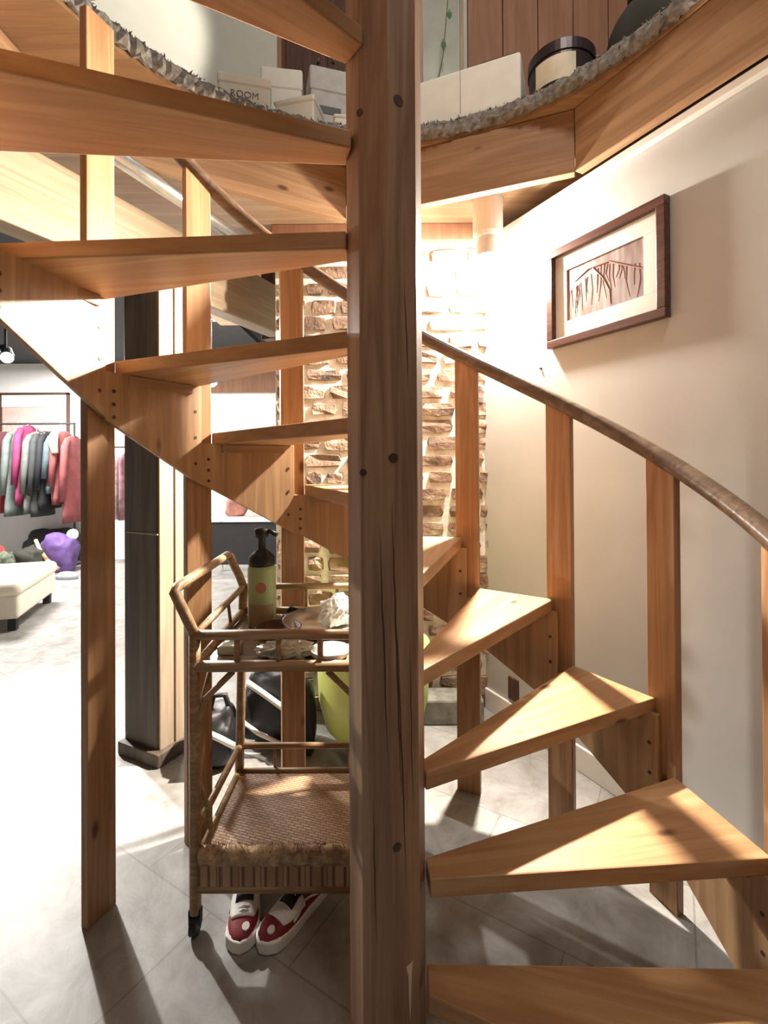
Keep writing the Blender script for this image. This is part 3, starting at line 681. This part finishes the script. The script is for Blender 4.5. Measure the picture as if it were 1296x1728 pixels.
# ------------------------------------------------------------------ sneakers under the cart
def outline(t):   # half widths (left, right) along the length, 0 heel .. 1 toe
    k = [(0, .0), (.03, .018), (.1, .029), (.25, .033), (.45, .034), (.62, .041), (.78, .044), (.9, .036), (.97, .02), (1, .0)]
    for a, b in zip(k, k[1:]):
        if t <= b[0]: return a[1]+(b[1]-a[1])*(t-a[0])/(b[0]-a[0])
    return 0
def sneaker(loc, rz, label, group):
    e = empty('sneaker', loc, rz, label, 'shoe', group); L = .285
    ts = [0, .015, .04, .1, .2, .3, .4, .5, .6, .7, .8, .87, .93, .97, .99, 1]
    poly = [(max(outline(t), .004)*1.08, -t*L) for t in ts]+[(-max(outline(t), .004)*1.08, -t*L) for t in ts[::-1]]
    obj('sole', prism(bmesh.new(), poly, .0, [.030 if abs(p[1]) < .8*L else .036 for p in poly]), M_shoe_white, e, bevel=.005)
    def hgt(t):
        k = [(0, .082), (.1, .085), (.3, .068), (.45, .072), (.55, .078), (.68, .062), (.82, .052), (.93, .044), (1, .032)]
        for a, b in zip(k, k[1:]):
            if t <= b[0]: return a[1]+(b[1]-a[1])*(t-a[0])/(b[0]-a[0])
        return .03
    def shell(t0, t1, grow, n=18, cut=None, zlow=.026):
        bm = bmesh.new(); rows = []
        for i in range(n+1):
            t = t0+(t1-t0)*i/n; w_ = max(outline(min(max(t, .01), .992)), .008)*1.0*grow; h = zlow+(hgt(t)-zlow)*grow if True else 0; row = []
            for j in range(13):
                a = pi*j/12; cx = cos(a); sz = sin(a)**.55
                if cut and cut(t): 
                    x_, z_ = (w_*(1 if j < 6 else -1)*(1-.20*sz), zlow+(h-zlow)*min(1, (6-abs(j-6))/6*1.9)) if j != 6 else (None, None)
                    if j == 6: x_, z_ = 0, h-.0
                x_ = w_*cx*(1-.12*sz); z_ = zlow+(h-zlow)*sz
                row.append(bm.verts.new((x_, -t*L, z_)))
            rows.append(row)
        for A_, B_ in zip(rows, rows[1:]):
            for j in range(12): bm.faces.new((A_[j], A_[j+1], B_[j+1], B_[j]))
        bm.faces.new(rows[0]); bm.faces.new(rows[-1][::-1])
        return bm
    obj('upper', shell(.0, .995, 1.0), M_red, e, smooth=True)
    # tongue and eyelet area in white, dark foot opening, toe bumper and emblem
    def patch(t0, t1, wf, grow, n=10):
        bm = bmesh.new(); rows = []
        for i in range(n+1):
            t = t0+(t1-t0)*i/n; w_ = max(outline(t), .008)*grow; h = .026+(hgt(t)-.026)*grow; row = []
            ww = wf(i/n)
            for j in range(9):
                a = pi/2+(j/8-.5)*pi*ww; sz = sin(a)**.55; row.append(bm.verts.new((w_*cos(a)*(1-.12*sz), -t*L, .026+(h-.026)*sz)))
            rows.append(row)
        for A_, B_ in zip(rows, rows[1:]):
            for j in range(8): bm.faces.new((A_[j], A_[j+1], B_[j+1], B_[j]))
        return bm
    obj('tongue', patch(.50, .79, lambda f: .84*(1-.40*f*f*f)+.04, 1.03), M_shoe_white, e, smooth=True, solid=.003)
    obj('foot_opening', patch(.06, .66, lambda f: .50*sin(pi*min(max(f, .10), .70))+.04, 1.05), M_black, e, smooth=True, solid=.003)
    obj('toe_bumper', prism(bmesh.new(), [(outline(t)*1.13+.001, -t*L-.0015) for t in (.84, .9, .95, .975, .99, 1)]+[(-outline(t)*1.13-.001, -t*L-.0015) for t in (1, .99, .975, .95, .9, .84)], .003, .036), M_shoe_white, e, bevel=.004)
    bm = bmesh.new(); tube(bm, [(.012, -.885*L, .047), (.012, -.89*L, .0525)], .0105, 14); obj('emblem', bm, M_shoe_white, e)
    for s in (-1, 1):
        bm = bmesh.new(); tube(bm, [(s*.0335, -.30*L, .040), (s*.036, -.42*L, .058), (s*.034, -.50*L, .062), (s*.038, -.60*L, .045), (s*.041, -.68*L, .040)], .0032, 6); obj('side_stripe', bm, M_shoe_white, e, smooth=True)
    for k in range(2):
        t = .71+.035*k; bm = bmesh.new(); h = .026+(hgt(t)-.026)*1.05+.001; tube(bm, [(-.02, -t*L, h-.006), (0, -t*L, h+.002), (.02, -t*L, h-.006)], .0026, 6); obj('lace', bm, M_shoe_white, e, smooth=True)
    return e
sneaker((-.450, .472, 0), radians(9), 'left red sneaker of the pair, its white toe pointing at the viewer', 'sneakers under the cart')
sneaker((-.190, .428, 0), radians(-35), 'right red sneaker of the pair, its heel turned toward the central post', 'sneakers under the cart')

# ------------------------------------------------------------------ behind the cart
tb = empty('planter_tub', (-.065, 1.225, 0), 0, 'big rounded lime green tub standing against the brick wall behind the central post', 'tub')
bm = bmesh.new(); lathe(bm, [(.13, 0), (.17, .02), (.235, .10), (.265, .22), (.272, .36), (.270, .47), (.275, .48), (.26, .485), (.25, .47), (.24, .2), (.01, .05)], 48)
obj('body', bm, M_lime, tb, smooth=True)
def bag_blob(name, loc, size, mat, seed, label, rz=0, extras=()):
    e = empty(name, loc, rz, label, 'bag')
    bm = bmesh.new(); bmesh.ops.create_icosphere(bm, subdivisions=4, radius=1)
    for v in bm.verts:
        p = v.co.copy(); q = 1+noise.noise(p*1.3+Vector((seed, 0, 0)))*.22+noise.noise(p*3.4+Vector((seed, 7, 0)))*.10
        sq = lambda c: math.copysign(abs(c)**.72, c)
        v.co = Vector((sq(p.x)*size[0]*q, sq(p.y)*size[1]*q, max(sq(p.z)*q, -.9)*size[2]+size[2]*.9))
    obj('body', bm, mat, e, smooth=True)
    for nm, pts, r, m in extras:
        bm = bmesh.new(); tube(bm, pts, r, 8); obj(nm, bm, m, e, smooth=True)
    return e
bag_blob('gear_bag', (-.56, 1.24, 0), (.14, .11, .19), M_black, 2, 'black bag with white straps on the floor behind the bar cart', 0,
  (('strap', [(-.1, -.10, .32), (0, -.13, .27), (.1, -.135, .20), (.13, -.10, .14)], .014, M_shoe_white), ('strap', [(-.12, -.08, .12), (-.04, -.135, .10), (.06, -.13, .05)], .010, M_shoe_white), ('grab_loop', [(-.06, -.02, .33), (-.04, -.03, .41), (.04, -.03, .41), (.07, -.02, .32)], .012, M_black)))
bag_blob('gear_bag', (-.79, 1.07, 0), (.10, .11, .13), M_black, 5, 'smaller black bag with a white stripe next to the dark column', .3,
  (('strap', [(-.05, -.11, .20), (.03, -.13, .16), (.09, -.10, .10)], .014, M_shoe_white), ('grab_loop', [(-.02, 0, .22), (.0, -.02, .30), (.05, -.03, .30), (.08, -.03, .20)], .013, M_black)))
bag_blob('pouch', (-.40, 1.12, 0), (.07, .07, .17), M_black, 11, 'narrow black pouch leaning against the lime green tub')
st_ = bmesh.new(); box(st_, (0, 0, .065), (.34, .15, .13))
tagloc('stone_block', st_, plain('grey_stone', (.22, .21, .18), .9, noise_amt=.4, scale=18, bump=.4), (.33, 1.42, 0), 'low grey stone block on the floor at the foot of the brick wall', 'block', bevel=.012)

# ------------------------------------------------------------------ shop: ottoman, clothes rack, bags, table
ot = empty('ottoman', (-2.99, 2.78, 0), radians(19), 'long cream leather ottoman bench at the left edge of the shop floor', 'ottoman')
# local x to the left, local y away from the viewer
bm = B((-.5, .47, .20), (1.0, .94, .20)); obj('base', bm, M_cream, ot, bevel=.03, seg=4)
obj('cushion', B((-.5, .47, .345), (1.03, .97, .12)), M_cream, ot, bevel=.05, seg=5)
for x in (-.06, -.94):
    for y in (.06, .88): obj('leg', B((x, y, .05), (.06, .06, .10)), M_dark, ot, bevel=.004)

RY = 5.35
GS = .80
rk = empty('clothes_rack', (-4.95, RY, 0), 0, 'thin dark garment rail across the far left of the shop', 'rack')
bm = bmesh.new(); tube(bm, [(-1.4, 0, 1.92), (.76, 0, 1.92)], .014, 8); obj('rail', bm, M_dark, rk)
for x in (-1.36, .75):
    bm = bmesh.new(); tube(bm, [(x, 0, .02), (x, 0, 1.93)], .014, 8); obj('upright', bm, M_dark, rk)
    bm = bmesh.new(); box(bm, (x, 0, .012), (.04, .24, .024)); obj('foot', bm, M_dark, rk)
def garment(x, wid, top, length, col, name, label, cat='jacket', fur=None, low=None, rz=0, y=RY, slv=.75, group='garments on the rail'):
    wid *= GS*.86; top *= .803; length *= GS
    e = empty(name, (x, y, 0), rz, label, cat, group)
    m = plain(name+'_cloth', [c*.62 for c in col], .8, noise_amt=.22, scale=9)
    bm = bmesh.new(); rows = []
    prof = [(0, .10, .02), (.03, .17, .045), (.10, .23, .07), (.35, .235, .085), (.65, .25, .095), (.9, .27, .105), (1, .27, .10)]
    for f, dy, dx in prof:
        z = top-f*length; row = []
        for j in range(20):
            a = 2*pi*j/20; dy_ = dy*.8; wob = 1+.10*sin(a*5+f*3+x*9)*f
            row.append(bm.verts.new((cos(a)*dx*wid/.11*wob, sin(a)*dy_*wob, z)))
        rows.append(row)
    for A_, B_ in zip(rows, rows[1:]):
        for j in range(20): bm.faces.new((A_[j], A_[(j+1) % 20], B_[(j+1) % 20], B_[j]))
    bm.faces.new(rows[0]); bm.faces.new(rows[-1][::-1]); obj('body', bm, m, e, smooth=True)
    for s in (-1, 1):
        bm = bmesh.new(); tube(bm, [(0, s*.13, top-.05), (.01, s*.20, top-.15), (.015, s*.235, top-.45*slv*length-.08), (-.01, s*.24, top-slv*length)], [.036, .045, .042, .036], 10); obj('sleeve', bm, m, e, smooth=True)
    bm = bmesh.new(); tube(bm, [(0, 0, top-.01), (0, 0, 1.92), (0, .012, 1.94), (0, .0, 1.946)], .006, 6); tube(bm, [(0, -.17, top-.05), (0, 0, top+.01), (0, .17, top-.05)], .010, 6); obj('hanger', bm, M_pale, e)
    if low: 
        bm = bmesh.new(); lathe(bm, [(.24, 0), (.262, .3*length), (.255, .42*length)], 20, (0, 0, top-length-.01), 1)
        for v in bm.verts: v.co.x *= wid/.11*.42
        obj('lower_panel', bm, plain(name+'_low', low, .8), e, smooth=True)
    if fur:
        bm = bmesh.new(); tube(bm, [(-.04, -.10, top-.02), (.0, -.22, top-.12), (.06, -.26, top-.3)], [.05, .06, .04], 8); obj('fur_trim', bm, plain('fur', fur, .9), e, smooth=True)
    return e
def gx(px): return (px-652)/811*(RY+1.128)
garment(gx(-14), .10, 2.28, 1.25, (.16, .17, .17), 'coat', 'grey coat cut by the left picture edge on the far rail', 'coat')
garment(gx(8), .115, 2.26, 1.35, (.14, .035, .045), 'jacket', 'dark maroon jacket with a brighter red lower half on the far rail', low=(.42, .07, .09))
garment(gx(29), .10, 2.27, 1.42, (.20, .24, .22), 'coat', 'long grey green coat between the maroon and the magenta jackets', 'coat')
garment(gx(48), .085, 2.36, 1.32, (.40, .05, .15), 'jacket', 'bright magenta padded jacket hanging on the far rail')
garment(gx(62), .07, 2.24, 1.35, (.20, .21, .20), 'coat', 'slim mid grey coat right of the magenta jacket', 'coat')
garment(gx(74), .075, 2.26, 1.42, (.06, .065, .065), 'coat', 'charcoal coat in the middle of the right half of the rail', 'coat')
garment(gx(85), .07, 2.26, 1.30, (.02, .022, .026), 'jacket', 'black jacket left of the blue grey one on the rail')
garment(gx(97), .08, 2.22, 1.0, (.12, .17, .19), 'jacket', 'short blue grey jacket behind the dusty red one')
garment(gx(108), .12, 2.26, 1.22, (.36, .10, .10), 'jacket', 'dusty red jacket with pale fur trim at the right end of the rail', fur=(.7, .64, .55))
garment(gx(125), .09, 2.18, 1.45, (.33, .09, .09), 'coat', 'long red coat at the rightmost end of the rail', 'coat')
def gpt(px, y=5.0): return (px-652)/811*(y+1.128)
bag_blob('backpack', (gpt(100), 5.02, .0), (.20, .17, .25), plain('purple_cloth', (.12, .065, .22), .7, noise_amt=.45, scale=8), 21, 'purple backpack with tan straps on the floor under the clothes rack', 0,
   (('strap', [(-.22, -.13, .42), (-.12, -.20, .31), (-.02, -.22, .20)], .022, plain('tan_strap', (.62, .46, .25), .6)), ('strap', [(-.03, -.215, .20), (.05, -.21, .12), (.11, -.19, .07)], .022, bpy.data.materials['tan_strap'])))
bag_blob('duffel_bag', (gpt(66), 4.88, 0), (.19, .16, .18), M_olive, 31, 'dark duffel bag beside the purple backpack under the rack')
bag_blob('holdall', (gpt(36), 4.78, 0), (.15, .15, .16), plain('camo_cloth', (.10, .12, .08), .8, noise_amt=.8, scale=16), 41, 'green camouflage holdall behind the cream ottoman')
bag_blob('tote_bag', (gpt(6), 4.8, 0), (.15, .13, .20), plain('red_print', (.40, .06, .05), .7, noise_amt=.6, scale=10), 51, 'red patterned tote bag behind the cream ottoman at the left edge')
bag_blob('kit_bag', (gpt(35), 5.62, 0), (.42, .09, .25), M_dark, 61, 'wide dark kit bag heaped underneath the hanging coats')
bm = bmesh.new(); lathe(bm, [(.12, 0), (.135, .02), (.13, .05), (.08, .08), (.02, .09)], 20, sy=.5); tagloc('cap', bm, plain('cap_grey', (.35, .37, .42), .7), (gpt(113, 4.6), 4.6, 0), 'grey blue cap on the floor in front of the purple backpack', 'cap', smooth=True)
bm = bmesh.new(); tube(bm, [(0, 0, 0), (0, -.03, 0)], .07, 16); tagloc('paper_plate', bm, M_white, (gpt(124, 5.1), 5.1, .46), 'round white disc propped on the purple backpack', 'plate')
# panel on the far wall above the rack
pa = empty('wall_panel', (-5.05, 5.785, 0), 0, 'large pale panel with a dark outline on the wall behind the clothes rack', 'panel')
obj('face', B((0, 0, 2.02), (.96, .015, .72)), plain('panel_pink', (.55, .40, .36), .7), pa)
obj('mount', B((0, -.008, 2.29), (.96, .02, .18)), M_white, pa); obj('mount', B((.42, -.010, 2.02), (.12, .02, .72)), M_white, pa)
bm = bmesh.new(); box(bm, (0, -.015, 2.39), (1.0, .04, .03)); box(bm, (.485, -.015, 2.02), (.03, .04, .75)); box(bm, (-.485, -.015, 2.02), (.03, .04, .75)); obj('frame', bm, M_darkwood, pa)
# track light and bare bulb
tl = empty('track_spotlight', (-3.268, 3.0, 2.83), 0, 'black track spotlight under the dark shop ceiling at the left edge', 'lamp')
bm = bmesh.new(); tube(bm, [(0, 0, 0), (0, 0, -.5)], .012, 8); obj('stem', bm, M_black, tl)
bm = bmesh.new(); dd = Vector((.5, -.53, -.35)).normalized(); tube(bm, [Vector((0, 0, -.52))-dd*.12, Vector((0, 0, -.52))+dd*.1], .055, 16); obj('head', bm, M_black, tl)
bm = bmesh.new(); tube(bm, [Vector((0, 0, -.52))+dd*.1, Vector((0, 0, -.52))+dd*.106], .045, 16); obj('lens', bm, M_emit, tl)
bl = empty('bare_bulb', (-1.705, 3.6, 2.83), 0, 'bright bare bulb hanging in the shop beyond the stair, above the white wall', 'lamp')
bm = bmesh.new(); tube(bm, [(0, 0, 0), (0, 0, -.64)], .006, 6); obj('flex', bm, M_black, bl)
bm = bmesh.new(); bmesh.ops.create_uvsphere(bm, u_segments=16, v_segments=10, radius=.045, matrix=Matrix.Translation((0, 0, -.667))); obj('bulb', bm, M_emit, bl, smooth=True)
struct(obj('trim_5', B((-1.705, 3.6, 2.80), (.10, .10, .05)), M_white))
# far table with a dark cloth
ft = empty('shop_table', (-1.66, 4.78, 0), 0, 'white topped shop table with a dark front standing beyond the bar cart', 'table')
obj('tabletop', B((0, 0, .70), (.95, .5, .04)), M_white, ft, bevel=.005)
obj('front_panel', B((-.03, -.22, .42), (.82, .02, .50)), M_dark, ft)
for x in (-.44, .44):
    for y in (-.22, .22): obj('leg', B((x, y, .34), (.04, .04, .68)), M_white, ft, bevel=.004)
bag_blob('hand_bag', (-1.83, 4.78, .72), (.13, .09, .13), plain('brown_leather', (.30, .13, .10), .6, noise_amt=.4, scale=8), 71, 'reddish brown handbag standing on the white shop table')
bm = bmesh.new(); box(bm, (0, 0, .02), (.32, .25, .04)); tagloc('folded_cloth', bm, plain('cloth_pink', (.55, .36, .32), .8), (-1.52, 4.76, .72), 'folded dusty pink cloth lying on the white shop table', 'cloth', bevel=.012)
ch = empty('wall_hook_rail', (-1.47, 5.77, 2.0), 0, 'thin bent metal rail on the bright far wall', 'rail')
bm = bmesh.new(); tube(bm, [(0, -.05, -.7), (0, -.05, 0), (.5, -.05, 0), (.5, 0, 0)], .012, 8); obj('rod', bm, M_metal, ch)
# second rail seen in the slot beside the column
r2 = empty('clothes_rack', (-3.66, 5.4, 0), 0, 'second garment rail seen in the slot between baluster and dark column', 'rack')
bm = bmesh.new(); tube(bm, [(-.3, 0, 1.6), (.5, 0, 1.6)], .012, 8); obj('rail', bm, M_dark, r2)
for x in (-.29, .49):
    bm = bmesh.new(); tube(bm, [(x, 0, .0), (x, 0, 1.61)], .012, 8); obj('upright', bm, M_dark, r2)
def shirt(x, col, label):
    e = empty('shirt', (x, 5.4, 0), 0, label, 'shirt', 'shirts on the second rail'); m = plain('shirt_cloth', col, .8, noise_amt=.5, scale=12)
    bm = bmesh.new(); lathe(bm, [(.03, 1.52), (.13, 1.49), (.16, 1.4), (.16, .95), (.17, .62)][::-1], 18)
    for v in bm.verts: v.co.x *= .35
    obj('body', bm, m, e, smooth=True)
    bm = bmesh.new(); tube(bm, [(0, 0, 1.51), (0, 0, 1.6), (0, .01, 1.615)], .005, 6); obj('hanger', bm, M_pale, e)
shirt(-3.80, (.45, .12, .12), 'red and white shirt at the left end of the second rail')
shirt(-3.665, (.60, .50, .50), 'pale pink shirt in the slot beside the dark column')
shirt(-3.53, (.20, .10, .12), 'dark plum shirt at the right end of the second rail')
